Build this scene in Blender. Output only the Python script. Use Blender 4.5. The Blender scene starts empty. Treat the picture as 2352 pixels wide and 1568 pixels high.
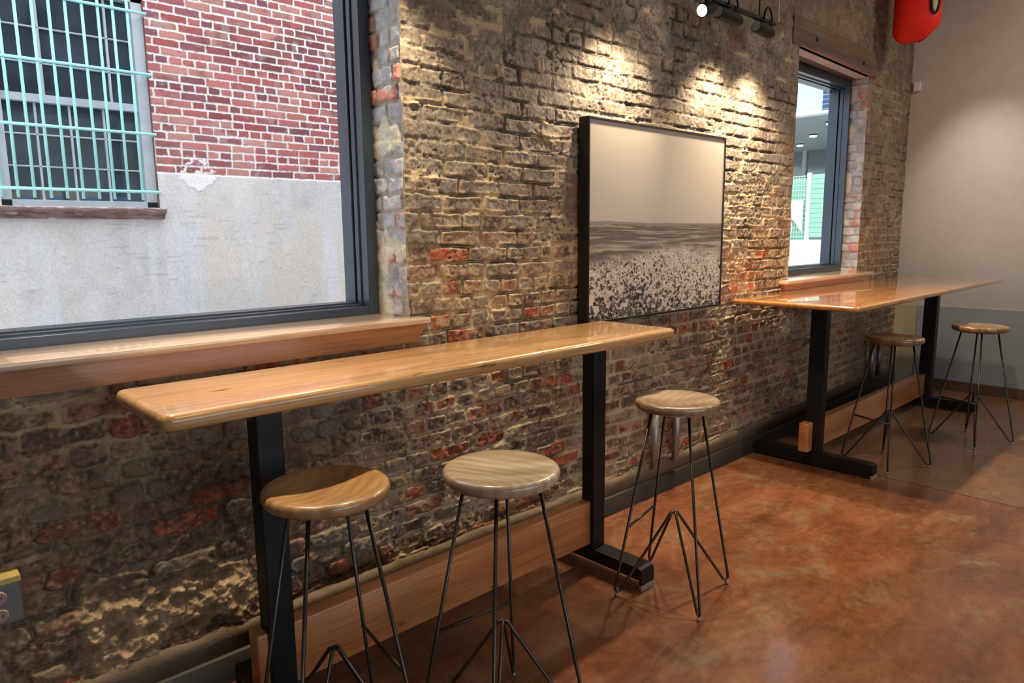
import bpy, bmesh, math, random
import numpy as np
from mathutils import Vector, Matrix
random.seed(7)
sc = bpy.context.scene
COL = sc.collection
PI = math.pi

# ------------------------------------------------------------------ bookkeeping
def tag(o, label=None, cat=None, group=None, kind=None):
    if label: o['label'] = label
    if cat: o['category'] = cat
    if group: o['group'] = group
    if kind: o['kind'] = kind
    return o
def empty(name, loc=(0, 0, 0), rz=0.0):
    o = bpy.data.objects.new(name, None); COL.objects.link(o)
    o.empty_display_size = .05
    o.location = loc; o.rotation_euler = (0, 0, rz); return o
def link(name, me, mat=None, parent=None, smooth=False):
    if smooth:
        me.polygons.foreach_set('use_smooth', [True] * len(me.polygons))
    if mat is not None: me.materials.append(mat)
    o = bpy.data.objects.new(name, me); COL.objects.link(o)
    if parent is not None: o.parent = parent
    return o
def copy_tree(o, parent=None):
    c = o.copy(); COL.objects.link(c)
    if parent is not None: c.parent = parent
    for ch in [x for x in bpy.data.objects if x.parent == o]:
        copy_tree(ch, c)
    return c

# ------------------------------------------------------------------ mesh builder
class MB:
    def __init__(s): s.bm = bmesh.new()
    def box(s, a, b, bev=0.0, seg=2):
        t = bmesh.new(); bmesh.ops.create_cube(t, size=1.0)
        for v in t.verts:
            v.co = Vector([(a[i] + b[i]) / 2 + v.co[i] * (b[i] - a[i]) for i in range(3)])
        if bev: bmesh.ops.bevel(t, geom=t.edges[:], offset=bev, segments=seg, affect='EDGES', profile=.5)
        s._add(t); return s
    def _add(s, t):
        me = bpy.data.meshes.new('t'); t.to_mesh(me); t.free(); s.bm.from_mesh(me); bpy.data.meshes.remove(me)
    def tube(s, pts, r, seg=10, closed=False, caps=True):
        P = [Vector(p) for p in pts]; n = len(P); rings = []
        up = None
        for i in range(n):
            if closed: d = (P[(i + 1) % n] - P[i - 1]).normalized()
            elif i == 0: d = (P[1] - P[0]).normalized()
            elif i == n - 1: d = (P[-1] - P[-2]).normalized()
            else: d = ((P[i + 1] - P[i]).normalized() + (P[i] - P[i - 1]).normalized()).normalized()
            if up is None:
                up = d.orthogonal().normalized()
            up = (up - d * up.dot(d)).normalized()
            w = d.cross(up)
            rr = r[i] if isinstance(r, (list, tuple)) else r
            rings.append([s.bm.verts.new(P[i] + (up * math.cos(2 * PI * k / seg) + w * math.sin(2 * PI * k / seg)) * rr) for k in range(seg)])
        m = n if closed else n - 1
        for i in range(m):
            A, B = rings[i], rings[(i + 1) % n]
            for k in range(seg):
                s.bm.faces.new((A[k], A[(k + 1) % seg], B[(k + 1) % seg], B[k]))
        if caps and not closed:
            s.bm.faces.new(rings[0][::-1]); s.bm.faces.new(rings[-1])
        return s
    def lathe(s, prof, c=(0, 0, 0), seg=48):
        rings = []
        for (r, z) in prof:
            if r < 1e-6: rings.append([s.bm.verts.new((c[0], c[1], c[2] + z))])
            else: rings.append([s.bm.verts.new((c[0] + r * math.cos(2 * PI * k / seg), c[1] + r * math.sin(2 * PI * k / seg), c[2] + z)) for k in range(seg)])
        for A, B in zip(rings, rings[1:]):
            for k in range(seg):
                k2 = (k + 1) % seg
                if len(A) == 1: s.bm.faces.new((A[0], B[k2], B[k]))
                elif len(B) == 1: s.bm.faces.new((A[k], A[k2], B[0]))
                else: s.bm.faces.new((A[k], A[k2], B[k2], B[k]))
        return s
    def prism(s, poly, ax, lo, hi, bev=0.0, seg=3):
        # poly in the two axes other than ax, extruded along ax
        t = bmesh.new(); o = [i for i in range(3) if i != ax]
        def mk(p, v):
            q = [0, 0, 0]; q[o[0]] = p[0]; q[o[1]] = p[1]; q[ax] = v; return t.verts.new(q)
        A = [mk(p, lo) for p in poly]; B = [mk(p, hi) for p in poly]; n = len(poly)
        t.faces.new(A[::-1]); t.faces.new(B)
        for i in range(n): t.faces.new((A[i], A[(i + 1) % n], B[(i + 1) % n], B[i]))
        bmesh.ops.recalc_face_normals(t, faces=t.faces[:])
        if bev:
            bmesh.ops.bevel(t, geom=t.edges[:], offset=bev, segments=seg, affect='EDGES', profile=.5)
        s._add(t); return s
    def quad(s, *p):
        s.bm.faces.new([s.bm.verts.new(q) for q in p]); return s
    def mesh(s, name):
        bmesh.ops.recalc_face_normals(s.bm, faces=s.bm.faces[:])
        me = bpy.data.meshes.new(name); s.bm.to_mesh(me); s.bm.free(); return me
    def build(s, name, mat=None, parent=None, smooth=False, angle=None):
        me = s.mesh(name)
        o = link(name, me, mat, parent, smooth or angle is not None)
        if angle is not None:
            bm = bmesh.new(); bm.from_mesh(me)
            for e in bm.edges:
                if len(e.link_faces) == 2 and e.calc_face_angle(0) > angle: e.smooth = False
            bm.to_mesh(me); bm.free()
        return o
def arc_bend(a, b, c, r, n=6):
    # replace the corner b of a-b-c by an arc of about radius r
    a, b, c = Vector(a), Vector(b), Vector(c)
    u, w = (a - b).normalized(), (c - b).normalized()
    half = u.angle(w) / 2; t = r / math.tan(half)
    p, q = b + u * t, b + w * t
    cen = b + (u + w).normalized() * (r / math.sin(half))
    out = []
    for i in range(n + 1):
        f = i / n; v = (p - cen).lerp(q - cen, f).normalized() * r
        out.append(cen + v)
    return out

# ------------------------------------------------------------------ materials
def mat_new(name):
    m = bpy.data.materials.new(name); m.use_nodes = True
    nt = m.node_tree; b = nt.nodes['Principled BSDF']; return m, nt, b
def N(nt, typ, **kw):
    n = nt.nodes.new(typ)
    for k, v in kw.items():
        if k.startswith('i_'):
            n.inputs[k[2:].replace('_', ' ')].default_value = v
        else: setattr(n, k, v)
    return n
def ramp(nt, fac, stops, interp='LINEAR'):
    r = nt.nodes.new('ShaderNodeValToRGB'); e = r.color_ramp.elements; r.color_ramp.interpolation = interp
    while len(e) < len(stops): e.new(.5)
    for el, (p, c) in zip(e, stops): el.position = p; el.color = (*c, 1) if len(c) == 3 else c
    nt.links.new(fac, r.inputs['Fac']); return r
def coords(nt, scale=(1, 1, 1), kind='Object', rot=(0, 0, 0), loc=(0, 0, 0)):
    tc = nt.nodes.new('ShaderNodeTexCoord'); mp = nt.nodes.new('ShaderNodeMapping')
    mp.inputs['Scale'].default_value = scale; mp.inputs['Rotation'].default_value = rot; mp.inputs['Location'].default_value = loc
    nt.links.new(tc.outputs[kind], mp.inputs['Vector']); return mp.outputs['Vector']
def noise(nt, vec, scale, detail=4, rough=.55, dist=0.0):
    n = N(nt, 'ShaderNodeTexNoise'); n.inputs['Scale'].default_value = scale; n.inputs['Detail'].default_value = detail
    n.inputs['Roughness'].default_value = rough; n.inputs['Distortion'].default_value = dist
    nt.links.new(vec, n.inputs['Vector']); return n.outputs['Fac']
def bump(nt, b, h, dist=.002, strength=.6, prev=None):
    n = N(nt, 'ShaderNodeBump'); n.inputs['Distance'].default_value = dist; n.inputs['Strength'].default_value = strength
    nt.links.new(h, n.inputs['Height'])
    if prev is not None: nt.links.new(prev, n.inputs['Normal'])
    nt.links.new(n.outputs['Normal'], b.inputs['Normal']); return n.outputs['Normal']
def mixc(nt, fac, a, b, mode='MIX'):
    n = N(nt, 'ShaderNodeMix', data_type='RGBA', blend_type=mode)
    for s, v in ((n.inputs[0], fac), (n.inputs[6], a), (n.inputs[7], b)):
        if isinstance(v, (int, float)): s.default_value = v
        elif isinstance(v, tuple): s.default_value = (*v, 1)
        else: nt.links.new(v, s)
    return n.outputs[2]
def simple(name, col, rough=.5, metal=0.0, spec=.5, coat=0.0, bumpy=None, var=0.0):
    m, nt, b = mat_new(name)
    b.inputs['Base Color'].default_value = (*col, 1); b.inputs['Roughness'].default_value = rough
    b.inputs['Metallic'].default_value = metal; b.inputs['Specular IOR Level'].default_value = spec
    b.inputs['Coat Weight'].default_value = coat; b.inputs['Coat Roughness'].default_value = .08
    v = coords(nt)
    if var:
        f = noise(nt, v, 9, 5)
        nt.links.new(ramp(nt, f, [(.3, tuple(c * (1 - var) for c in col)), (.7, tuple(min(1, c * (1 + var)) for c in col))]).outputs[0], b.inputs['Base Color'])
    if bumpy: bump(nt, b, noise(nt, v, bumpy[0], 4), bumpy[1], .7)
    return m
def wood(name, c_lo, c_mid, c_hi, axis=0, rough=.35, coat=.6, ring=9.0, dark=None, coat_rough=.06, seed=0.0):
    m, nt, b = mat_new(name)
    s = [7.0, 7.0, 7.0]; s[axis] = .55
    v = coords(nt, tuple(s), loc=(seed, seed * .7, seed * .3))
    d = noise(nt, v, 1.2, 3, .5)
    va = N(nt, 'ShaderNodeVectorMath', operation='MULTIPLY_ADD'); va.inputs[1].default_value = (1.6, 1.6, 1.6)
    nt.links.new(d, va.inputs[0]); nt.links.new(v, va.inputs[2])
    g = noise(nt, va.outputs[0], ring * .35, 7, .62)
    r = ramp(nt, g, [(.3, c_lo), (.5, c_mid), (.68, c_hi)])
    s2 = [150.0] * 3; s2[axis] = 5.0
    fine = noise(nt, coords(nt, tuple(s2)), 1.0, 2, .5)
    fr = ramp(nt, fine, [(.35, (.72, .68, .64)), (.6, (1.04, 1.04, 1.04))])
    col = mixc(nt, .8, r.outputs[0], fr.outputs[0], 'MULTIPLY')
    if dark:
        s3 = [16.0] * 3; s3[axis] = 3.2
        k = noise(nt, coords(nt, tuple(s3), loc=(3.1 + seed, 1.7, .4)), 1.5, 3, .5)
        kr = ramp(nt, k, [(.66, (0, 0, 0)), (.72, (1, 1, 1))])
        col = mixc(nt, kr.outputs[0], col, dark)
    nt.links.new(col, b.inputs['Base Color'])
    b.inputs['Roughness'].default_value = rough; b.inputs['Coat Weight'].default_value = coat
    b.inputs['Coat Roughness'].default_value = coat_rough
    bump(nt, b, fine, .0006, .25)
    return m
def vcol(name, rough=.8, spec=.3, fine=260.0, amt=.35, bd=.0015, scale2=70.0, coat=0.0):
    m, nt, b = mat_new(name)
    a = N(nt, 'ShaderNodeAttribute', attribute_name='Col')
    v = coords(nt)
    f = noise(nt, v, fine, 4, .65); f2 = noise(nt, v, scale2, 4, .6)
    mx = N(nt, 'ShaderNodeMath', operation='ADD'); nt.links.new(f, mx.inputs[0]); nt.links.new(f2, mx.inputs[1])
    r = ramp(nt, f2, [(.25, (1 - amt,) * 3), (.75, (1 + amt,) * 3)])
    r2 = ramp(nt, f, [(.3, (1 - amt * .6,) * 3), (.7, (1 + amt * .6,) * 3)])
    c = mixc(nt, 1.0, a.outputs['Color'], r.outputs[0], 'MULTIPLY')
    c = mixc(nt, 1.0, c, r2.outputs[0], 'MULTIPLY')
    nt.links.new(c, b.inputs['Base Color'])
    b.inputs['Roughness'].default_value = rough; b.inputs['Specular IOR Level'].default_value = spec
    b.inputs['Coat Weight'].default_value = coat
    if bd: bump(nt, b, mx.outputs[0], bd, .8)
    return m

M = {}
M['table'] = wood('honey_wood', (.50, .26, .09), (.62, .36, .15), (.70, .45, .22), 0, .3, .9, 5, dark=(.16, .055, .016))
M['table2'] = wood('honey_wood_far', (.40, .14, .035), (.58, .25, .07), (.68, .36, .13), 0, .22, 1.0, 6, dark=(.2, .06, .015), coat_rough=.03, seed=4.3)
M['table2'].node_tree.nodes['Principled BSDF'].inputs['Coat IOR'].default_value = 1.8
M['sill'] = wood('sill_wood', (.28, .095, .028), (.38, .145, .045), (.46, .20, .07), 0, .35, .9, 6, coat_rough=.12, seed=2.0)
M['sillboard'] = wood('skylit_sill_board', (.50, .36, .24), (.60, .46, .33), (.66, .53, .40), 0, .35, 1.0, 4, coat_rough=.08, seed=8.0)  # daylight glow on the sill tops put into a pale wood colour
M['rail'] = wood('rail_wood', (.46, .165, .058), (.62, .255, .092), (.70, .33, .135), 0, .38, .9, 4, dark=(.24, .06, .02), coat_rough=.25, seed=6.0)
M['palewood'] = simple('limewashed_board', (.52, .42, .38), .7, var=.2)
M['lintel'] = wood('lintel_wood', (.085, .055, .035), (.135, .09, .058), (.185, .13, .085), 0, .8, 0, 8, seed=1.0)
def seat_wood(name, seed, base, hi, lo, rot):
    m, nt, b = mat_new(name)
    v0 = coords(nt, (1, 1, 1), rot=(0, 0, rot), loc=(.16 + .05 * math.sin(seed * 5), .12, 0))
    w = N(nt, 'ShaderNodeTexWave', wave_type='RINGS', rings_direction='Z'); w.inputs['Scale'].default_value = 9
    w.inputs['Distortion'].default_value = 2.2; w.inputs['Detail'].default_value = 3; w.inputs['Detail Scale'].default_value = 2.2
    nt.links.new(v0, w.inputs['Vector'])
    sm = coords(nt, (6, 1.2, 3), rot=(0, 0, rot), loc=(seed, 0, 0))
    big = noise(nt, sm, 2.2, 4, .5)
    r = ramp(nt, big, [(.35, lo), (.52, base), (.68, hi)])
    r2 = ramp(nt, w.outputs['Fac'], [(.2, (.80, .77, .74)), (.6, (1.05, 1.05, 1.05))])
    c = mixc(nt, .6, r.outputs[0], r2.outputs[0], 'MULTIPLY')
    nt.links.new(c, b.inputs['Base Color']); b.inputs['Roughness'].default_value = .32
    b.inputs['Coat Weight'].default_value = .7; b.inputs['Coat Roughness'].default_value = .12
    bump(nt, b, w.outputs['Fac'], .0008, .5)
    return m
SEATS = [seat_wood('seat_elm', 0.3, (.42, .24, .10), (.54, .34, .17), (.25, .13, .05), .5),
         seat_wood('seat_ash', 1.7, (.52, .41, .28), (.66, .56, .42), (.38, .27, .17), .9),
         seat_wood('seat_walnut', 2.9, (.36, .25, .15), (.50, .37, .24), (.22, .14, .08), -.4),
         seat_wood('seat_dark', 4.1, (.24, .14, .07), (.33, .2, .1), (.14, .08, .04), .2),
         seat_wood('seat_brown', 5.6, (.30, .18, .09), (.40, .26, .13), (.16, .09, .045), .7)]
M['steel'] = simple('blackened_steel', (.022, .024, .025), .42, .6, .5, bumpy=(60, .0003), var=.2)
M['rod'] = simple('raw_steel_rod', (.085, .075, .068), .36, .8, .5, var=.25)
M['frame'] = simple('dark_aluminium', (.045, .06, .085), .30, .35, .5)
M['black'] = simple('black_paint', (.012, .012, .013), .65, .0, .25)
M['blackframe'] = simple('black_picture_frame', (.014, .012, .012), .35, 0, .5)
M['curb'] = simple('rough_concrete', (.17, .13, .088), .85, 0, .3, bumpy=(35, .004), var=.18)
M['base'] = simple('dark_rubber_base', (.035, .031, .028), .5, 0, .4, bumpy=(25, .001))
M['basewood'] = simple('brown_base', (.12, .075, .05), .6, 0, .3, var=.15)
M['galv'] = simple('galvanised_metal', (.33, .33, .33), .45, .75, .5, var=.15)
M['greybox'] = simple('grey_cover', (.16, .17, .175), .45, .5, .5, var=.08)
M['recept'] = simple('brown_receptacle', (.34, .25, .21), .4)
M['hole'] = simple('slot_black', (.01, .008, .008), .6)
M['yellow'] = simple('lamplit_yellow', (.56, .45, .16), .5, var=.1)  # warm lamplight on the outlet box top put into yellow
M['white'] = simple('white_plastic', (.7, .7, .72), .4)
M['wallpaint'] = simple('greige_paint', (.52, .49, .44), .8, 0, .25, bumpy=(120, .0006), var=.04)
M['wains'] = simple('grey_wainscot', (.33, .35, .36), .7, 0, .3, bumpy=(60, .0006), var=.05)
M['cream'] = simple('cream_panel', (.50, .42, .26), .8, 0, .25, var=.05)
M['ceil'] = simple('ceiling_paint', (.16, .14, .12), .9, 0, .2)
M['red'] = simple('red_fabric', (.78, .016, .008), .55, 0, .4, bumpy=(150, .0006), var=.12)
M['beige'] = simple('beige_disc', (.45, .33, .17), .6)
M['mint'] = simple('mint_paint', (.42, .82, .80), .5, 0, .4)
M['greyframe'] = simple('grey_window_paint', (.52, .58, .62), .55, 0, .4, var=.06)
M['stone'] = simple('brown_stone', (.20, .115, .105), .9, 0, .2, bumpy=(30, .006), var=.3)
M['card'] = simple('cardboard', (.55, .38, .2), .8)
M['blue'] = simple('blue_card', (.06, .22, .48), .6)
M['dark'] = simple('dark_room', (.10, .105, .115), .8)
M['asphalt'] = simple('alley_concrete', (.42, .42, .42), .9, var=.1)
M['extwhite'] = simple('white_concrete', (.80, .81, .82), .8, var=.04)
M['green'] = simple('green_board', (.36, .74, .52), .6, var=.08)
M['fence'] = simple('pale_green_wire', (.52, .78, .66), .5)
M['soffit'] = simple('grey_soffit', (.30, .36, .36), .6)
M['glassdark'] = simple('shopfront_glass', (.10, .13, .14), .08, 0, .8)
M['roofgrey'] = simple('grey_metal_cladding', (.30, .36, .42), .5)

def emit(name, col, s):
    m, nt, b = mat_new(name); b.inputs['Base Color'].default_value = (*col, 1)
    b.inputs['Emission Color'].default_value = (*col, 1); b.inputs['Emission Strength'].default_value = s; return m
M['lamp'] = emit('lamp_face', (1, .80, .55), 60.0)
M['lamp2'] = emit('lamp_face_soffit', (1, 1, 1), 3.0)

def glass(name, tint=(1, 1, 1), refl=.06):
    m = bpy.data.materials.new(name); m.use_nodes = True; nt = m.node_tree; nt.nodes.clear()
    out = N(nt, 'ShaderNodeOutputMaterial'); t = N(nt, 'ShaderNodeBsdfTransparent'); t.inputs[0].default_value = (*tint, 1)
    g = N(nt, 'ShaderNodeBsdfGlossy'); g.inputs['Roughness'].default_value = 0.0
    lw = N(nt, 'ShaderNodeLayerWeight'); pw = N(nt, 'ShaderNodeMath', operation='POWER'); pw.inputs[1].default_value = 5.0
    nt.links.new(lw.outputs['Facing'], pw.inputs[0]); fr = N(nt, 'ShaderNodeMath', operation='MULTIPLY_ADD'); fr.inputs[1].default_value = .6; fr.inputs[2].default_value = .012
    nt.links.new(pw.outputs[0], fr.inputs[0])
    mx = N(nt, 'ShaderNodeMixShader')
    nt.links.new(fr.outputs[0], mx.inputs[0]); nt.links.new(t.outputs[0], mx.inputs[1]); nt.links.new(g.outputs[0], mx.inputs[2])
    nt.links.new(mx.outputs[0], out.inputs['Surface']); return m
M['glass'] = glass('window_glass', (.97, .99, 1.0))
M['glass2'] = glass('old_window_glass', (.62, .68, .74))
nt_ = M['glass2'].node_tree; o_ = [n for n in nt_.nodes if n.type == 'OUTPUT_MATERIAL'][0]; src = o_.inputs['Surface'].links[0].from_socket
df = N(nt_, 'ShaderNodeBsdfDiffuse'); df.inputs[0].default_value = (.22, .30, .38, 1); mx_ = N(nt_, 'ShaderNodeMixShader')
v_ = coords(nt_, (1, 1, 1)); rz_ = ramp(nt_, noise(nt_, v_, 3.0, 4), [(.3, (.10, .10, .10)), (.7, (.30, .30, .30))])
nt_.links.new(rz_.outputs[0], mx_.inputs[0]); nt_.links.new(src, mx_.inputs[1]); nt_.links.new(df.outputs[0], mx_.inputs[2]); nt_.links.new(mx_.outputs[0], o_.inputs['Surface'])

# floor: stained, sealed concrete
def floor_mat():
    m, nt, b = mat_new('stained_concrete')
    v = coords(nt, (1, 1, 1))
    big = noise(nt, v, .9, 6, .6, 1.2); mid = noise(nt, coords(nt, (1.0, 2.2, 1), loc=(3, 1, 0), rot=(0, 0, .5)), 2.6, 9, .72, .45); fine = noise(nt, v, 24, 6, .65)
    r = ramp(nt, mid, [(.30, (.15, .052, .024)), (.44, (.21, .078, .034)), (.56, (.27, .105, .050)), (.68, (.31, .155, .082)), (.80, (.38, .26, .165))])
    rb = ramp(nt, big, [(.35, (.55, .50, .46)), (.52, (.95, .95, .95)), (.7, (1.15, 1.1, 1.0))])
    c = mixc(nt, 1.0, r.outputs[0], rb.outputs[0], 'MULTIPLY')
    # grey-brown slab beyond the saw cut
    sep = N(nt, 'ShaderNodeSeparateXYZ'); nt.links.new(v, sep.inputs[0])
    ms = N(nt, 'ShaderNodeMath', operation='GREATER_THAN'); ms.inputs[1].default_value = 4.46; nt.links.new(sep.outputs[0], ms.inputs[0])
    mm = N(nt, 'ShaderNodeMath', operation='MULTIPLY'); mm.inputs[1].default_value = .62; nt.links.new(ms.outputs[0], mm.inputs[0])
    c = mixc(nt, mm.outputs[0], c, (.205, .125, .075))
    pt = noise(nt, coords(nt, (1, 1.6, 1), loc=(7.3, 2.2, 0), rot=(0, 0, -.35)), 2.3, 12, .80, .5)
    pm = ramp(nt, pt, [(.52, (0, 0, 0)), (.64, (.8, .8, .8))])
    c = mixc(nt, pm.outputs[0], c, (.28, .20, .115))
    fr = ramp(nt, fine, [(.3, (.70, .68, .66)), (.7, (1.2, 1.2, 1.2))])
    c = mixc(nt, .9, c, fr.outputs[0], 'MULTIPLY')
    gr = noise(nt, v, 160, 3, .7)
    c = mixc(nt, .7, c, ramp(nt, gr, [(.3, (.68, .68, .68)), (.7, (1.28, 1.28, 1.28))]).outputs[0], 'MULTIPLY')
    # dark saw cut
    cut = N(nt, 'ShaderNodeMath', operation='COMPARE'); cut.inputs[1].default_value = 4.46; cut.inputs[2].default_value = .0055; nt.links.new(sep.outputs[0], cut.inputs[0])
    c = mixc(nt, cut.outputs[0], c, (.015, .01, .008))
    nt.links.new(c, b.inputs['Base Color'])
    rr = ramp(nt, mid, [(.3, (.22, .22, .22)), (.7, (.38, .38, .38))]); nt.links.new(rr.outputs[0], b.inputs['Roughness'])
    b.inputs['Specular IOR Level'].default_value = .5
    b.inputs['Coat Weight'].default_value = .35; b.inputs['Coat Roughness'].default_value = .12
    bump(nt, b, mid, .003, .25)
    return m
M['floor'] = floor_mat()

# ------------------------------------------------------------------ numpy noise
def hsh(i, j, s):
    a = (i.astype(np.int64) * 374761393 + j.astype(np.int64) * 668265263 + s * 2246822519) & 0xffffffff
    a = ((a ^ (a >> 13)) * 1274126177) & 0xffffffff
    a = ((a ^ (a >> 16)) * 2654435761) & 0xffffffff
    return ((a ^ (a >> 15)) & 0xffffff) / float(0xffffff)
def vn(x, y, s):
    i, j = np.floor(x), np.floor(y); fx, fy = x - i, y - j
    fx = fx * fx * (3 - 2 * fx); fy = fy * fy * (3 - 2 * fy)
    a, b, c, d = hsh(i, j, s), hsh(i + 1, j, s), hsh(i, j + 1, s), hsh(i + 1, j + 1, s)
    return (a * (1 - fx) + b * fx) * (1 - fy) + (c * (1 - fx) + d * fx) * fy
def fbm(x, y, o, s, g=.5):
    t = 0; a = 1.0; n = 0
    for k in range(o):
        t = t + a * vn(x * 2 ** k + k * 17.3, y * 2 ** k + k * 9.1, s + k); n += a; a *= g
    return t / n
def ss(a, b, x):
    t = np.clip((x - a) / (b - a), 0, 1); return t * t * (3 - 2 * t)
def lerp(a, b, t):
    return a + (b - a) * t
def lc(A, B, t):
    return A + (B - A) * t[..., None]
V3 = lambda *c: np.array(c, float)

def brick_layout(U, Z, course, Ls, jw, rnd, seed, hfreq=.28, split=.16):
    row = np.floor(Z / course); fv = Z / course - row
    hr = hsh(row, row * 0 + 5, seed)
    header = hr < hfreq
    L = np.where(header, Ls * .5, Ls)
    off = (np.mod(row, 2) * .5) * L + hsh(row, row * 0 + 9, seed) * .06
    t = (U + off) / L; i = np.floor(t); fu = t - i
    sp = (~header) & (hsh(i, row, seed + 3) < split)
    i2 = np.where(sp, 2 * i + (fu > .5), 2 * i + 5000); fu = np.where(sp, np.mod(2 * fu, 1), fu); L = np.where(sp, L * .5, L)
    du = np.minimum(fu, 1 - fu) * L; dv = np.minimum(fv, 1 - fv) * course
    j = jw * (0.75 + .5 * hsh(i2, row, seed + 4))
    a, b = du - j, dv - j
    d = np.where((a < rnd) & (b < rnd), rnd - np.sqrt(np.maximum(rnd - a, 0) ** 2 + np.maximum(rnd - b, 0) ** 2), np.minimum(a, b))
    return i2, row, fu, fv, d, np.minimum(du, dv)

PAL = np.array([(.40, .105, .05), (.27, .10, .062), (.29, .18, .125), (.31, .225, .155), (.17, .11, .08), (.46, .115, .045), (.33, .18, .12), (.25, .155, .11), (.30, .20, .145), (.22, .14, .10)])
def old_wall(X, Z, seed=11):
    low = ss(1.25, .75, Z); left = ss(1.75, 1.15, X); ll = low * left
    warp = fbm(X * 1.7, Z * 1.7, 3, seed + 20) - .5
    Uw = X + .03 * warp + .010 * (vn(X * 22, Z * 22, seed + 21) - .5) * (1 + ll)
    Zw = Z + .020 * (fbm(X * 1.3 + 7, Z * 1.6, 3, seed + 22) - .5) + .011 * (vn(X * 14, Z * 26, seed + 23) - .5) * (.8 + ll)
    i, row, fu, fv, d, de = brick_layout(Uw, Zw, .0685, .212, .0054 + .0004 * low + .0012 * ss(1.9, 1.5, Z) * ss(1.0, 1.2, Z), .010 + .012 * ll, seed, hfreq=.15, split=.07)
    hb = hsh(i, row, seed + 7); hc = hsh(i, row, seed + 8); hd = hsh(i, row, seed + 9); he = hsh(i, row, seed + 10)
    n1 = fbm(X * 42, Z * 42, 3, seed + 30) - .5
    n2 = fbm(X * 14, Z * 14, 4, seed + 31) - .5
    n3 = fbm(X * 4, Z * 4, 4, seed + 32) - .5
    m = ss(-.0015, .005, d + n1 * .010)
    # relief
    nf = fbm(X * 95, Z * 95, 3, seed + 33) - .5
    face = (hb - .5) * (.005 + .010 * ll) + (fu - .5) * (hc - .5) * (.008 + .01 * ll) + (fv - .5) * (hd - .5) * .006 + n1 * (.005 + .006 * ll) + n2 * (.007 + .010 * ll) + nf * .003
    chip = ss(.12, .3, n2 + (he - .5) * .35) * .007
    mort = -.0065 + .0028 * ss(1.3, 1.8, Z) - .007 * ll - .002 * hd + n1 * (.004 + .008 * ll) + n2 * .004 + nf * .003
    H = lerp(mort, face - chip, m)
    # zones
    rub = ss(2.62, 2.82, Z + n3 * .45) * ss(3.4, 4.2, X + n3 * .8)
    rub = np.maximum(rub, .55 * ss(6.0, 6.2, X))
    paint = ss(1.0, 1.9, Z + n3 * .5) * .55 + .30 + .25 * ss(1.4, 1.9, Z)
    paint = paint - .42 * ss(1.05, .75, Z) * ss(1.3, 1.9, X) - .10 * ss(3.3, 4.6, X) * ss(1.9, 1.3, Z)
    # black open cracks in the painted joints
    ck = np.exp(-((de - .004) / .0022) ** 2) * ss(.02, .16, fbm(X * 6 + 3, Z * 6, 3, seed + 40) - .5 + .03 * ss(1.4, 1.9, Z)) * (1 - .45 * ll)
    H = H - .018 * ck
    # cement daub low on the left
    dz = n2 * .16
    daub = ss(.36, .42, X + dz * .3) * ss(1.05, .85, X + dz) * ss(.47, .36, Z + dz + .33 * (X - .62) * .25)
    rough = fbm(X * 26, Z * 30, 5, seed + 50, .6) - .5
    daub = daub * ss(.165, .215, Z + .2 * n2)
    H = lerp(H, .002 + rough * .070, daub * .9)
    H = lerp(H, -.002 + (fbm(X * 16, Z * 16, 5, seed + 51, .6) - .5) * .034, rub * .75)
    H = H + ll * (fbm(X * 9, Z * 11, 4, seed + 52) - .5) * .016
    # colour
    k = np.clip((hc * len(PAL)).astype(int), 0, len(PAL) - 1)
    keep = (k == 5) & ((hd > .45) | (ll > .3)); k = np.where(keep, 2, k)
    B = PAL[k] * (0.8 + .4 * hd)[..., None]
    B = lc(B, B * .42, ss(.05, .3, n2) * .8); B = B * (1 + 1.5 * nf + .9 * n1)[..., None]
    B = lc(B, V3(.36, .29, .21), ss(.16, .28, nf + n1 * .5) * .7)
    wash = V3(.255, .218, .175) * (0.78 + .40 * hd)[..., None] * np.clip(1 + 1.0 * n2 + 1.1 * nf + .6 * n1, .3, 2)[..., None]
    wash = lc(wash, V3(.27, .17, .11), ss(.1, .32, n3 + (he - .5) * .3) * .7)
    pm = ss(-.10, .12, paint - .5 + n2 * .75 + (hb - .5) * .7)
    B = lc(B, wash, pm * .92)
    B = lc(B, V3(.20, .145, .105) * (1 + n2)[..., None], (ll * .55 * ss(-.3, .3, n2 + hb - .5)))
    sme = ss(.50, .64, fbm(X * 12 + 4, Z * 15, 4, seed + 75)) * (1 - pm) * .7
    dull = V3(.235, .185, .13) * (1 + n2 * .8)[..., None]; cream = V3(.55, .43, .27) * (1 + n2 * .5)[..., None]
    cz = ss(.30, .62, fbm(X * 2.3, Z * 2.3, 3, seed + 60) + .30 * ss(1.75, 1.2, Z) - .5 * ll - .32 * ss(1.7, 2.0, Z) + .05 * ss(3.6, 4.5, X))
    dull = dull * V3(1.06, .98, .88)
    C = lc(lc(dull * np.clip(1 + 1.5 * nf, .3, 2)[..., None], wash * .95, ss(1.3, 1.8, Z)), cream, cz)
    B = lc(B, C * .85, sme)
    Cc = lc(C, B, m)
    # cream repointing smears over the brick edges
    sm = ss(.615, .645, fbm(X * 9, Z * 15, 3, seed + 61) + .07 * cz + .02 * ss(2.1, 1.4, Z) + .03 * ss(2.7, 2.4, X) * ss(1.3, 1.6, Z) - .25 * ll - .09 * ss(2.6, 3.4, X) * ss(1.5, 2.0, Z)) * ss(.022, .006, de)
    Cc = lc(Cc, cream, sm); H = H + sm * .004
    Cc = lc(Cc, V3(.035, .028, .022), np.clip(ck * 1.2, 0, .9))
    Cc = lc(Cc, V3(.40, .29, .165) * np.clip(1 + rough * 2.2, .25, 1.6)[..., None], daub * .9)
    Cc = lc(Cc, V3(.175, .13, .09) * (1 + 1.2 * rough + n2)[..., None], rub * .8)
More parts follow.
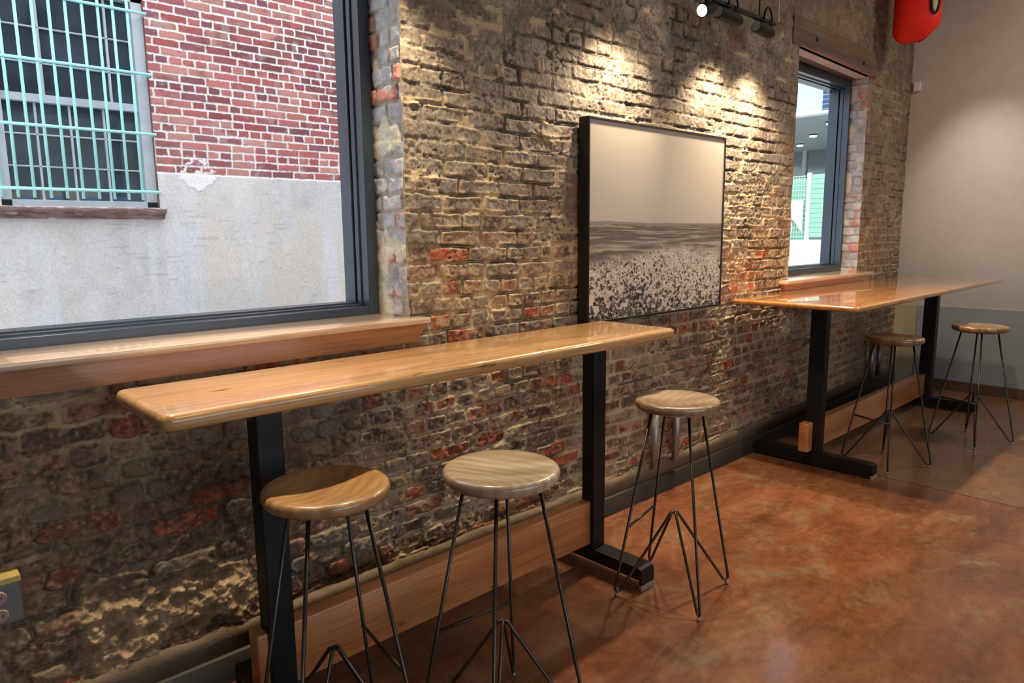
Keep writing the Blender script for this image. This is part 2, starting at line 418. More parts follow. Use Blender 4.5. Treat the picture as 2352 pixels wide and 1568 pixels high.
    dsp = ss(.70, .80, vn(X * 70, Z * 90, seed + 72)) * ss(.45, .65, vn(X * 7, Z * 8, seed + 73)) * (1 - daub)
    Cc = lc(Cc, V3(.05, .04, .032), dsp * .65); H = H - .003 * dsp
    spk = ss(.80, .9, vn(X * 130, Z * 130, seed + 70)) * ss(.55, .75, vn(X * 9, Z * 9, seed + 71))
    Cc = lc(Cc, V3(.5, .42, .3), spk * .6)
    return H, np.clip(Cc, .008, .9)
def bow(x):
    return .13 * np.clip((x - 4.0) / 3.4, 0, 1) ** 1.5

def grid_mesh(name, P, C, drop=None, mat=None):
    ny, nx = P.shape[:2]
    idx = np.arange(ny * nx).reshape(ny, nx)
    q = np.stack([idx[:-1, :-1], idx[:-1, 1:], idx[1:, 1:], idx[1:, :-1]], -1)
    q = q[~drop] if drop is not None else q.reshape(-1, 4)
    return P.reshape(-1, 3), q.reshape(-1, 4), C.reshape(-1, 3)
def join_np(name, parts, mat, parent=None, smooth=True):
    vs, fs, cs = [], [], []; b = 0
    for v, f, c in parts:
        used = np.zeros(len(v), bool); used[f.ravel()] = True
        remap = np.cumsum(used) - 1
        v, c, f = v[used], c[used], remap[f]
        vs.append(v); fs.append(f + b); cs.append(c); b += len(v)
    v = np.concatenate(vs); f = np.concatenate(fs); c = np.concatenate(cs)
    me = bpy.data.meshes.new(name)
    me.vertices.add(len(v)); me.vertices.foreach_set('co', v.astype(np.float32).ravel())
    me.loops.add(len(f) * 4); me.loops.foreach_set('vertex_index', f.astype(np.int32).ravel())
    me.polygons.add(len(f)); me.polygons.foreach_set('loop_start', np.arange(0, len(f) * 4, 4, dtype=np.int32))
    me.update(calc_edges=True)
    a = me.color_attributes.new('Col', 'FLOAT_COLOR', 'POINT')
    a.data.foreach_set('color', np.concatenate([c, np.ones((len(c), 1))], 1).astype(np.float32).ravel())
    me.polygons.foreach_set('use_smooth', np.ones(len(f), bool)) if smooth else None
    me.update()
    return link(name, me, mat, parent)
def flat(quads, col):
    v = np.array([p for q in quads for p in q], float); f = np.arange(len(v)).reshape(-1, 4)
    return v, f, np.tile(np.array(col, float), (len(v), 1))

# ------------------------------------------------------------------ the brick wall
W1 = (.245, 1.586, 1.135, 2.90)      # window openings: x0 x1 z0 z1
W2 = (4.845, 6.215, 1.115, 2.715)
def axis(segs):
    out = []
    for a, b, st in segs:
        n = max(1, int(round((b - a) / st))); out += list(np.linspace(a, b, n + 1)[:-1])
    return np.array(out + [segs[-1][1]])
def wob(z, s):
    return .010 * (fbm(z * 9, z * 0 + s, 3, 77) - .5) + .012 * (vn(z / .0685, z * 0 + s, 78) - .5)
xs = axis([(-.6, .05, .012), (.05, W1[0], .004), (W1[0], W1[1], .004), (W1[1], 2.8, .004), (2.8, W2[0], .0055), (W2[0], W2[1], .009), (W2[1], 7.41, .008)])
zs = axis([(0.10, W2[2], .004), (W2[2], W1[2], .004), (W1[2], 2.5, .004), (2.5, W2[3], .0062), (W2[3], W1[3], .008), (W1[3], 4.0, .009)])
X, Z = np.meshgrid(xs, zs)
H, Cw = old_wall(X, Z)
edge_fade = np.ones_like(X); dx = np.zeros_like(X)
for x0, x1, z0, z1, s in ((*W1, 1.0), (*W2, 2.0)):
    inz = (Z > z0 - .02) & (Z < z1 + .02)
    for xe, side, sd in ((x0, -1, s), (x1, 1, s + .5)):
        dist = (X - xe) * side
        near = inz & (dist > -1e-6) & (dist < .05)
        edge_fade = np.where(near, edge_fade * ss(0, .014, dist), edge_fade)
        dx = np.where(near, dx + wob(Z, sd * 13) * (1 - ss(0, .05, dist)), dx)
cx, cz = (X[:-1, :-1] + X[1:, 1:]) / 2, (Z[:-1, :-1] + Z[1:, 1:]) / 2
drop = np.zeros_like(cx, bool)
for x0, x1, z0, z1 in (W1, W2): drop |= (cx > x0) & (cx < x1) & (cz > z0) & (cz < z1)
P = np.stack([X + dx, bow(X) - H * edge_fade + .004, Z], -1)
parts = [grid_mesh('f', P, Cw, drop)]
YF = .205                                      # frame plane
def jamb(xe, side, z0, z1, sd, seed):
    y0 = float(bow(np.array(xe))) + .004
    ys = axis([(y0, YF + .03, .0055)]); zz = axis([(z0, z1, .0055)])
    Y, Zj = np.meshgrid(ys, zz); U = Y + 1.37 * sd
    i, row, fu, fv, d, de = brick_layout(U, Zj + .010 * (vn(Y * 20, Zj * 25, seed) - .5), .0685, .145, .005, .012, seed)
    n1 = fbm(U * 42, Zj * 42, 3, seed + 1) - .5; n2 = fbm(U * 13, Zj * 13, 4, seed + 2) - .5
    m = ss(-.0015, .005, d + n1 * .01)
    hb = hsh(i, row, seed + 3)
    Hh = lerp(-.008 + n1 * .003, (hb - .5) * .012 + n1 * .006 + n2 * .012, m)
    t = (Y - y0)
    Hh = Hh * ss(0, .014, t)
    B = lc(np.tile(V3(.46, .44, .45), (*Y.shape, 1)), V3(.42, .17, .13), ss(.2, .32, n2 + (hb - .5) * .8))
    B = B * (.8 + .4 * hb)[..., None] * (1 + n2)[..., None]
    Cj = lc(np.tile(V3(.46, .41, .32), (*Y.shape, 1)), B, m)
    pl = ss(.60, .68, fbm(U * 8, Zj * 7, 3, seed + 5) + .16 * ss(.07, .13, t))
    Cj = lc(Cj, V3(.66, .59, .45) * (1 + n2 * .4)[..., None], pl)
    Hh = lerp(Hh, .002 + n2 * .006, pl * .8)
    px = xe + wob(Zj, sd * 13) * (1 - ss(0, .05, t)) - side * Hh * (1 if side else 1)
    return grid_mesh('j', np.stack([px, Y, Zj], -1), np.clip(Cj, .01, .9))
parts += [jamb(W1[1], 1, W1[2], W1[3], 1.5, 301), jamb(W1[0], -1, W1[2], W1[3], 1.0, 311),
          jamb(W2[1], 1, W2[2], W2[3], 2.5, 321), jamb(W2[0], -1, W2[2], W2[3], 2.0, 331)]
YO = .352
Q = []
for x0, x1, z0, z1 in (W1, W2):
    for z in (z0, z1): Q.append([(x0 - .03, -.0 if z == z0 else .0, z), (x1 + .03, .0, z), (x1 + .03, YO, z), (x0 - .03, YO, z)])
    for x in (x0, x1): Q.append([(x, YF + .02, z0), (x, YF + .02, z1), (x, YO, z1), (x, YO, z0)])
xb = [-.6, W1[0], W1[1], W2[0], W2[1], 7.6]; 
for a, b in ((0, 1), (2, 3), (4, 5)): Q.append([(xb[a], YO, -.3), (xb[b], YO, -.3), (xb[b], YO, 4.4), (xb[a], YO, 4.4)])
for w in (W1, W2):
    Q.append([(w[0], YO, -.3), (w[1], YO, -.3), (w[1], YO, w[2]), (w[0], YO, w[2])])
    Q.append([(w[0], YO, w[3]), (w[1], YO, w[3]), (w[1], YO, 4.4), (w[0], YO, 4.4)])
parts.append(flat(Q, (.28, .15, .12)))
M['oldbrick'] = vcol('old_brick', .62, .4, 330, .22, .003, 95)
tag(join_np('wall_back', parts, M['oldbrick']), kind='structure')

# curb and baseboard along the brick wall
def strip(name, mat, prof, x0, x1, n, amp, seed):
    xsx = np.linspace(x0, x1, n); rows = []
    for (y, z, a) in prof:
        w = (fbm(xsx * 14, xsx * 0 + seed, 3, seed) - .5) * 2 * a
        rows.append(np.stack([xsx, bow(xsx) + y + w * .4, z + w], -1))
    Pp = np.stack(rows); 
    return join_np(name, [grid_mesh(name, Pp, np.ones((*Pp.shape[:2], 3)) * .3)], mat)
tag(strip('trim_curb', M['curb'], [(.02, .19, 0), (-.004, .184, .014), (-.012, .178, .010), (-.016, .165, .004), (-.018, .10, 0), (.02, .10, 0)], -.6, 7.41, 700, 1, 5), kind='structure')
tag(strip('baseboard_back', M['base'], [(.0, .100, 0), (-.030, .100, 0), (-.034, .096, 0), (-.036, -.01, 0)], -.6, 7.41, 60, 1, 6), kind='structure')

# ------------------------------------------------------------------ room shell
b = MB(); b.quad((-4, -7.0, 0), (7.6, -7.0, 0), (7.6, .3, 0), (-4, .3, 0)); tag(b.build('floor', M['floor']), kind='structure')
b = MB(); b.box((-4.1, -7.1, 4.0), (7.6, .42, 4.1)); tag(b.build('ceiling', M['ceil']), kind='structure')
b = MB(); b.box((7.40, -7.1, -.02), (7.6, .42, 4.0)); tag(b.build('wall_right', M['wallpaint']), kind='structure')
# front wall behind the camera with its big shopfront opening, and the left wall
b = MB(); b.box((-4.1, -7.1, 0), (-3.4, -7.0, 4.0)); b.box((6.6, -7.1, 0), (7.4, -7.0, 4.0)); b.box((-3.4, -7.1, 2.9), (6.6, -7.0, 4.0)); b.box((-3.4, -7.1, 0), (6.6, -7.0, .9)); b.box((-3.4, -7.1, .9), (-1.4, -7.0, 2.9)); b.box((4.6, -7.1, .9), (6.6, -7.0, 2.9))
for k in range(1, 5): b.box((-3.4 + k * 2.0 - .05, -7.1, .9), (-3.4 + k * 2.0 + .05, -7.0, 2.9))
tag(b.build('wall_front', M['wallpaint']), kind='structure')
b = MB(); b.box((-4.1, -7.1, 0), (-4.0, .42, 4.0)); b.box((-4.0, .0, 0), (-.58, .4, 4.0)); tag(b.build('wall_left', M['wallpaint']), kind='structure')
# grey wainscot panel with its rounded upper corner, cream strip and baseboard on the far wall
poly = [(-7.0, .09), (-.075, .09), (-.068, .11)] + [(-.068 - .03 + .03 * math.cos(a), .745 + .03 * math.sin(a)) for a in np.linspace(0, PI / 2, 6)] + [(-7.0, .775)]
b = MB(); b.prism(poly, 0, 7.388, 7.402); tag(b.build('trim_wainscot', M['wains']), kind='structure')
b = MB(); b.box((7.394, -.066, .09), (7.402, .16, .775)); tag(b.build('trim_cream', M['cream']), kind='structure')
b = MB(); b.box((7.375, -7.0, 0), (7.402, -.06, .092), .004); tag(b.build('baseboard_right', M['basewood']), kind='structure')

# ------------------------------------------------------------------ windows of the room
def room_window(idx, x0, x1, z0, z1, fw):
    t = empty('window_%d' % idx, ((x0 + x1) / 2, YF, z0)); tag(t, kind='structure')
    cx_, cz_ = (x0 + x1) / 2, z0
    def L(a, b_): return (a[0] - cx_, a[1] - YF, a[2] - cz_), (b_[0] - cx_, b_[1] - YF, b_[2] - cz_)
    f = MB()
    for (a, d, w) in ((YF, YF + .050, fw), (YF + .050, YF + .078, fw + .007), (YF + .086, YF + .165, fw + .013)):
        f.box(*L((x0, a, z0), (x0 + w, d, z1)), bev=.0015, seg=1); f.box(*L((x1 - w, a, z0), (x1, d, z1)), bev=.0015, seg=1)
        f.box(*L((x0 + w, a, z0), (x1 - w, d, z0 + w)), bev=.0015, seg=1); f.box(*L((x0 + w, a, z1 - w), (x1 - w, d, z1)), bev=.0015, seg=1)
    f.build('window_frame', M['frame'], t)
    g = MB(); w = fw + .02; g.quad(*[tuple(np.subtract(p, (cx_, YF, cz_))) for p in ((x0 + w, YF + .082, z0 + w), (x1 - w, YF + .082, z0 + w), (x1 - w, YF + .082, z1 - w), (x0 + w, YF + .082, z1 - w))])
    g.build('window_pane', M['glass'], t)
    return t
room_window(1, W1[0] + .005, W1[1] - .002, 1.152, W1[3], .047)
room_window(2, W2[0] - .01, W2[1] + .03, 1.132, 2.70, .058)
# wooden sills
def sill(idx, x0, x1, ztop, th, yfront, yapron, zap, slant, y_back=YF + .01):
    t = empty('window_sill', ((x0 + x1) / 2, 0, zap))
    o = ((x0 + x1) / 2, 0, zap)
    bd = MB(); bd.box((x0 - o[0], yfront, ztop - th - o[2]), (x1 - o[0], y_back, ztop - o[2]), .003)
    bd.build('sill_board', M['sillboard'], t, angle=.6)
    ap = MB(); ap.prism([(x0 + .012 - o[0], ztop - th - o[2]), (x1 - .014 - o[0], ztop - th - o[2]), (x1 - .014 - slant - o[0], 0), (x0 + .012 + slant - o[0], 0)], 1, yapron, .02)
    ap.build('apron', M['sill'], t)
    return t
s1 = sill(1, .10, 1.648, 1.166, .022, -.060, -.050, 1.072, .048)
tag(s1, 'long reddish wooden window sill below the large street window', 'window sill')
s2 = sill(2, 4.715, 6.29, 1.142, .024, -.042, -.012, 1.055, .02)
tag(s2, 'short wooden window sill under the narrow far window', 'window sill')
# old timber lintel over the far window
b = MB(); b.box((-.80, -.006, 0), (.84, .12, .19), .006, 2)
t = b.build('lintel_beam', M['lintel']); t.location = (5.53, .044, 2.715); t.rotation_euler = (0, 0, .037)
tag(t, 'weathered brown timber lintel over the narrow far window', 'lintel')
b = MB(); b.box((-.66, .018, -.010), (.65, .095, -.002), .002); b.build('soffit_board', M['palewood'], t)
b = MB(); b.box((-.66, .096, -.014), (.65, .150, 0), .002); b.build('edge_board', M['basewood'], t)
for x_, z_ in ((-.42, .09), (.52, .075)):
    h = MB(); h.tube([(x_, -.010, z_), (x_, -.002, z_)], .017, 14); h.build('bolt', M['black'], t)

# ------------------------------------------------------------------ tables
def bar_table(name, x0, x1, y0, y1, zt, th, rc, wood_m, posts, py0, py1, foot_y0, foot_y1, fz0, fz1, ry0, ry1, rz0, rz1, rx0, rx1, label):
    ox, oy = (x0 + x1) / 2, (y0 + y1) / 2
    t = empty(name, (ox, oy, 0)); tag(t, label, 'bar table')
    # rounded rectangle with a bull-nosed edge
    def ring(ins, z):
        pts = []
        r = max(rc - ins, .002)
        for (sx, sy, a0) in ((1, 1, 0), (-1, 1, PI / 2), (-1, -1, PI), (1, -1, 1.5 * PI)):
            for a in np.linspace(a0, a0 + PI / 2, 7):
                pts.append((sx * ((x1 - x0) / 2 - rc) + r * math.cos(a), sy * ((y1 - y0) / 2 - rc) + r * math.sin(a), z))
        return pts
    m = MB(); rr = th * .42; prof = []
    for a in np.linspace(PI / 2, 0, 7): prof.append((rr - rr * math.cos(a) , zt - rr + rr * math.sin(a)))
    for a in np.linspace(0, -PI / 2, 6): prof.append((rr - rr * math.cos(a), zt - th + rr + rr * math.sin(a)))
    rings = [[m.bm.verts.new(p) for p in ring(i_, z)] for i_, z in prof]
    n = len(rings[0])
    for A, B_ in zip(rings, rings[1:]):
        for k in range(n): m.bm.faces.new((A[k], A[(k + 1) % n], B_[(k + 1) % n], B_[k]))
    m.bm.faces.new(rings[0]); m.bm.faces.new(rings[-1][::-1])
    m.build('tabletop', wood_m, t, angle=.7)
    zu = zt - th
    for (pa, pb) in posts:
        p = MB(); p.box((pa - ox, py0 - oy, fz1), (pb - ox, py1 - oy, zu - .004), .004, 2)
        p.build('post', M['steel'], t)
        pl = MB(); pl.box((pa - .05 - ox, py0 - .05 - oy, zu - .006), (pb + .05 - ox, py1 + .05 - oy, zu + .001)); pl.build('mounting_plate', M['steel'], t)
        f = MB()
        # foot bar bent down to the floor at both ends
        poly = [(foot_y0, 0), (foot_y0, fz1 - .02), (foot_y0 + .006, fz1 - .006), (foot_y0 + .02, fz1), (foot_y1 - .02, fz1), (foot_y1 - .004, fz1 - .012), (foot_y1, fz1 - .03), (foot_y1, 0), (foot_y1 - .012, 0), (foot_y1 - .012, fz0), (foot_y0 + .012, fz0), (foot_y0 + .012, 0)]
        f.prism([(a - oy, b_) for a, b_ in poly], 0, pa - .004 - ox, pb + .004 - ox)
        fo = f.build('foot', M['steel'], t)
        fp = MB(); fp.box((pa - .006 - ox, foot_y0 - .003 - oy, 0), (pb + .006 - ox, foot_y0 + .013 - oy, .024), .002, 1); fp.build('floor_pad', M['recept'], fo)
    r = MB(); r.box((rx0 - ox, ry0 - oy, rz0), (rx1 - ox, ry1 - oy, rz1), .006, 3)
    r.build('foot_rail', M['rail'], t, angle=.6)
    return t
bar_table('bar_table', .503, 2.625, -.540, -.118, 1.07, .045, .030, M['table'], ((.797, .876), (2.277, 2.356)), -.3656, -.297, -.632, -.075, .045, .098,
          -.347, -.285, .114, .314, .765, 2.30, 'narrow honey wood bar table under the large window, nearest the camera')
bar_table('bar_table', 4.00, 7.12, -.790, -.014, 1.07, .032, .035, M['table2'], ((4.350, 4.412), (6.505, 6.575)), -.475, -.375, -.800, -.046, .012, .092,
          -.425, -.365, .100, .285, 4.285, 6.575, 'glossy honey wood bar table under the far window')

# ------------------------------------------------------------------ stools
def stool_proto():
    root = empty('bar_stool', (0, 0, 0))
    R = .17; th = .045; zt = .825
    prof = [(0, -.014), (.05, -.0125), (.09, -.0085), (.125, -.003), (.150, 0), (.160, -.0008), (.1655, -.0035), (.1690, -.009), (.170, -.017), (.1685, -.025), (.164, -.033), (.156, -.0385), (.145, -.041), (0, -.041)]
    s = MB(); s.lathe(prof, (0, 0, zt), 72); s.build('seat', SEATS[0], root, angle=.9)
    pl = MB(); pl.lathe([(0, -.041), (.125, -.041), (.125, -.046), (0, -.046)], (0, 0, zt), 40); pl.build('mounting_plate', M['rod'], root)
    for k in range(4):
        a = k * PI / 2; c, s_ = math.cos(a), math.sin(a)
        top = Vector((.108 * c, .108 * s_, zt - .047)); foot = Vector((.247 * c, .247 * s_, .017)); apex = Vector((.012 * c, .012 * s_, .345))
        uu, ww = (top - foot).normalized(), (apex - foot).normalized(); hf = uu.angle(ww) / 2
        vtx = foot - (uu + ww).normalized() * (.013 / math.sin(hf) - .013)
        pts = [top] + arc_bend(top, vtx, apex, .013, 10)
        inner = apex - Vector((0, 0, .03)) * 0
        mid = (vtx * .12 + apex * .88)
        pts += [mid, apex + Vector((.004 * c, .004 * s_, -.004)), apex + Vector((-.012 * c, -.012 * s_, .002))]
        l = MB(); l.tube(pts, .0058, 10); lo = l.build('leg', M['rod'], root, smooth=True)
        g = MB(); g.lathe([(0, 0), (.007, 0), (.0075, .006), (.0055, .014), (0, .014)], (.247 * c, .247 * s_, 0), 14); g.build('foot_glide', M['galv'], lo, smooth=True)
    def on_leg(k, z):
        a = k * PI / 2; f = (z - .012) / (.825 - .047 - .012); r = .247 + (.108 - .247) * f
        return (r * math.cos(a), r * math.sin(a), z)
    b_ = MB(); b_.tube([on_leg(0, .30), on_leg(1, .30)], .0055, 8); b_.build('footrest_bar', M['rod'], root, smooth=True)
    return root
# the footrest bar joins the legs at rot and rot + 90 degrees
ST = [(.880, -.600, 306), (1.312, -.828, 40), (2.380, -.712, 58), (4.745, -.735, 112), (5.690, -.975, 110)]
LB = ['wooden topped bar stool in front of the left post, its seat half in shadow',
      'wooden topped bar stool with pale ridged seat, under the near table',
      'wooden topped bar stool standing at the right end of the near table',
      'wooden topped bar stool with shadowed seat under the far table',
      'wooden topped bar stool farthest from the camera, before the grey wainscot']
proto = stool_proto()
stools = [proto] + [copy_tree(proto) for _ in range(4)]
for o, (x, y, a), lb, sm in zip(stools, ST, LB, SEATS):
    o.location = (x, y, 0); o.rotation_euler = (0, 0, math.radians(a))
    tag(o, lb, 'bar stool', 'bar stools at the window tables')
    for ch in bpy.data.objects:
        if ch.parent == o and ch.name.startswith('seat'):
            me = ch.data.copy(); ch.data = me; me.materials.clear(); me.materials.append(sm)

# ------------------------------------------------------------------ framed landscape
def picture():
    x0, x1, z0, z1, yf = 2.577, 3.797, 1.048, 2.022, -.062
    t = empty('framed_picture', ((x0 + x1) / 2, 0, z0))
    tag(t, 'large black framed desert landscape photograph on the brick wall', 'picture')
    ox, oz = (x0 + x1) / 2, z0
    f = MB(); w = .011; d0, d1 = yf - .006, -.006
    for a, b_ in (((x0, d0, z0), (x0 + w, d1, z1)), ((x1 - w, d0, z0), (x1, d1, z1)), ((x0 + w, d0, z0), (x1 - w, d1, z0 + w)), ((x0 + w, d0, z1 - w), (x1 - w, d1, z1))):
        f.box((a[0] - ox, a[1], a[2] - oz), (b_[0] - ox, b_[1], b_[2] - oz), .0015, 1)
    f.build('frame', M['blackframe'], t)
    u = np.linspace(0, 1, 720); v = np.linspace(0, 1, 620) ; 
    U, V = np.meshgrid(u, v)
    hz = .495 + .022 * ss(.45, .0, U) * (fbm(U * 14, U * 0 + 2, 4, 91)) + .006 * fbm(U * 25, U * 0, 3, 92)
    sky = .44 + .03 * (fbm(U * 3, V * 3, 2, 93) - .5)
    dep = np.clip((hz - V) / .495, 0, 1)           # 0 at the horizon, 1 at the lower edge
    lz = np.log(dep * 9 + .10)
    st = fbm(U * 5 + 3, lz * 9, 4, 94); st2 = fbm(U * 12, lz * 22, 3, 95)
    far = .13 + .22 * ss(.45, .75, st) + .12 * (st2 - .5)
    sp = 1.0 / (dep * .9 + .18)
    near = .55 + .16 * (fbm(U * 9, V * 9, 3, 96) - .5)
    hill = dep + .16 * np.exp(-((U - .62) / .30) ** 2)
    wx, wz = U + .02 * (fbm(U * 40, V * 40, 3, 101) - .5), V + .02 * (fbm(U * 40 + 9, V * 40, 3, 102) - .5)
    C0 = vn(wx * 130, wz * 190, 96); C1 = vn(wx * 85, wz * 105, 97); C2 = vn(wx * 52, wz * 60, 98); C3 = vn(wx * 30, wz * 33, 99)
    dens = fbm(U * 7, V * 9, 3, 103) - .5
    rng = np.random.default_rng(5); bush = ss(.66, .78, C0 + dens * .6) * ss(.95, .4, dep) * .55
    jit = (fbm(U * 150, V * 150, 2, 105) - .5) * 1.1 + (C1 - .5) * .9
    ny_, nx_ = U.shape
    for _ in range(1700):
        dp = rng.random() ** .75; uu = rng.random()
        if dp + .16 * math.exp(-((uu - .62) / .30) ** 2) < .34 + .12 * rng.random(): continue
        rr_ = (.0022 + .0105 * dp ** 1.6) * (.45 + .9 * rng.random() ** 2.2) * (1.15 if uu < .5 else .85); vv = .495 * (1 - dp)
        dk = .72 + .28 * rng.random()
        i0, i1 = max(0, int((uu - 3 * rr_) * nx_)), min(nx_, int((uu + 3 * rr_) * nx_) + 2); k0, k1 = max(0, int((vv - 3 * rr_) * ny_)), min(ny_, int((vv + 3 * rr_) * ny_) + 2)
        if i1 <= i0 or k1 <= k0: continue
        q = np.sqrt(((U[k0:k1, i0:i1] - uu) / rr_) ** 2 + ((V[k0:k1, i0:i1] - vv) / (rr_ * 1.05)) ** 2) + jit[k0:k1, i0:i1]
        bush[k0:k1, i0:i1] = np.maximum(bush[k0:k1, i0:i1], dk * ss(1.15, .75, q))
    near = near * (1 + .7 * (fbm(U * 90, V * 110, 2, 104) - .5))
    near = near * (1 - .93 * bush)
    land = lerp(far, near, ss(.34, .50, hill + .10 * (fbm(U * 12, V * 16, 3, 106) - .5)))
    g = np.where(V > hz, sky, land)
    g = np.where((V > .49) & (V <= hz), .24, g)
    col = np.stack([g * 1.06, g * .97, g * .89], -1)
    Pp = np.stack([x0 + w * .5 + U * (x1 - x0 - w) - ox, np.full_like(U, yf), z0 + w * .5 + V * (z1 - z0 - w) - oz], -1)
    m = vcol('photo_print', .32, .45, 300, .0, 0, 80)
    join_np('print', [grid_mesh('p', Pp, np.clip(col, .01, .9))], m, t, smooth=False)
picture()

# ------------------------------------------------------------------ track lights
TY, TZ = -.20, 2.66
b = MB(); b.box((-1.2, -.012, -.010), (.80, .012, .010), .003); t = b.build('light_track', M['black']); t.location = (3.25, TY, TZ)
tag(t, 'black lighting track bar running along the wall above the picture', 'light track')
for xh in (-.2, .62):
    hg = MB(); hg.tube([(xh, 0, .010), (xh, 0, 1.338)], .004, 8); hg.build('hanger_rod', M['black'], t)
def head(x, ln, tilt, lit, label):
    t = empty('track_spotlight', (x, TY, TZ - .011)); tag(t, label, 'spotlight', 'spotlights on the track')
    y = MB(); y.tube([(.03 * math.cos(a) * 1.5, -.0205, .005 + .072 * math.sin(a)) for a in np.linspace(0, PI, 13)], .0055, 8)
    y.build('cable_loop', M['black'], t, smooth=True)
    q = Matrix.Translation((0, 0, -.040)) @ Matrix.Rotation(tilt, 4, 'Y')
    h = MB(); h.tube([(-ln / 2, 0, 0), (-ln / 2 + .004, 0, 0), (ln / 2 - .05, 0, 0), (ln / 2 - .02, 0, 0), (ln / 2, 0, 0)], [.030, .033, .033, .027, .018], 24)
    ho = h.build('lamp_housing', M['black'], t, angle=.6); ho.matrix_local = q
    c = MB(); c.box((-.02, -.012, -.022), (.03, .012, .0), .003); c.build('track_clip', M['black'], t)
    f = MB(); f.lathe([(0, 0), (.028, 0)], (0, 0, 0), 24); fo = f.build('lamp_face', M['lamp'] if lit else M['lampoff'], ho); fo.matrix_local = Matrix.Translation((-ln / 2 - .0015, 0, 0)) @ Matrix.Rotation(-PI / 2, 4, 'Y')
M['lampoff'] = simple('lamp_glass', (.3, .3, .3), .1)
head(3.345, .12, -.35, True, 'black spotlight with its glaring lit lamp showing, leftmost on the track')
head(3.555, .23, .04, False, 'long black spotlight in the middle of the visible track')
head(3.935, .19, .06, False, 'black spotlight at the right end of the track by the far window')
b = MB(); b.tube([(0, 0, .30), (0.002, 0, .012)], .0022, 6); t = b.build('pull_cord', M['white']); t.location = (4.375, -.06, 2.763)
tag(t, 'thin white cord hanging on the bricks beside the track', 'cord')
k_ = MB(); k_.lathe([(0, 0), (.006, .004), (.006, .012), (0, .018)], (0, 0, 0), 10); k_.build('knob', M['white'], t, smooth=True)

# ------------------------------------------------------------------ electrical bits on the wall
t = empty('outlet_box', (.19, 0, .455)); tag(t, 'grey metal power outlet box on the bricks at the left edge', 'outlet box')
b = MB(); b.box((-.062, -.045, 0), (.062, .01, .112), .004); b.build('box_body', M['greybox'], t)
b = MB(); b.box((-.064, -.046, .112), (.064, .012, .132), .003); b.build('lamplit_top', M['yellow'], t)['label'] = 'yellow strip standing for lamplight on top of the box'
for dz in (.030, .080):
    r_ = MB(); r_.lathe([(0, 0), (.017, 0), (.019, .003), (.019, .006), (0, .006)], (0, 0, 0), 24); ro = r_.build('receptacle', M['recept'], t)
    ro.location = (.010, -.051, dz); ro.rotation_euler = (-PI / 2, 0, 0)
    for sx in (-.006, .006):
        s_ = MB(); s_.box((sx - .001, -.005, -.0008), (sx + .001, .004, .0006)); s_.build('slot', M['hole'], ro)
def conduits(x, y, dx, label):
    t = empty('conduit_box', (x, y, .17)); tag(t, label, 'electrical conduit', 'grey conduits on the brick wall')
    for k in (-1, 1):
        p = MB(); p.tube([(k * dx, -.025, 0), (k * dx, -.025, .33)], .022, 16); p.build('conduit_pipe', M['galv'], t, smooth=True)
    p = MB(); p.box((-dx - .03, -.05, .325), (dx + .03, .01, .385), .004); p.build('box_body', M['greybox'], t)
conduits(3.30, -.012, .105, 'pair of grey metal conduits behind the stool at the near table end')
conduits(6.66, .055, .09, 'pair of grey metal conduits on the bricks behind the far table')
b = MB(); b.box((-.028, -.028, -.042), (.004, .028, .042), .004); t = b.build('wall_sensor', M['white']); t.location = (7.396, .082, 2.788)
tag(t, 'small white sensor box high on the pale wall beside the corner', 'sensor')

# ------------------------------------------------------------------ red hanging form in the corner
def red_form():
    c = (6.36, -.205); ang = math.radians(19)        # seen roughly edge-on from the room
    t = empty('hanging_decoration', (c[0], c[1], 2.95), ang)
    tag(t, 'big glossy red hanging form with rounded bottom, high in the far corner', 'hanging decoration')
    n, m_ = 40, 30
    V_, F_ = [], []
    for i in range(m_ + 1):
        z = i / m_ * .9
        w = .165 * (1 - max(0, 1 - z / .10) ** 2.3 * .35); d = .12 * (1 - max(0, 1 - z / .2) ** 2 * .7)
        for k in range(n):
            a = 2 * PI * k / n; cc, s_ = math.cos(a), math.sin(a); e = .62
            V_.append((d * math.copysign(abs(cc) ** e, cc), w * math.copysign(abs(s_) ** e, s_), z + .055 * max(0, 1 - z / .25) * max(0, .2 - s_) ** 2.0))
    for i in range(m_):
        for k in range(n): F_.append((i * n + k, i * n + (k + 1) % n, (i + 1) * n + (k + 1) % n, (i + 1) * n + k))
    F_.append(tuple(range(n))[::-1]); F_.append(tuple(m_ * n + k for k in range(n)))
    me = bpy.data.meshes.new('body'); me.from_pydata(V_, [], F_); me.update()
    link('body', me, M['red'], t, True)
    def sx(y): return -.12 * (1 - min(1, abs(y) / .165) ** 3.226) ** .31 - .003
    r_ = MB(); cir = [(-.114 + .026 * math.cos(a), .262 + .085 * math.sin(a)) for a in np.linspace(0, 2 * PI, 28, endpoint=False)]
    r_.tube([(sx(y), y, z) for y, z in cir], .011, 8, closed=True); r_.build('black_ring', M['black'], t, smooth=True)
    d_ = MB(); vs = [d_.bm.verts.new((sx(-.114 + (y + .114) * .8) - .001, -.114 + (y + .114) * .8, .262 + (z - .262) * .9)) for y, z in cir]; d_.bm.faces.new(vs); d_.build('beige_disc', M['beige'], t)
red_form()

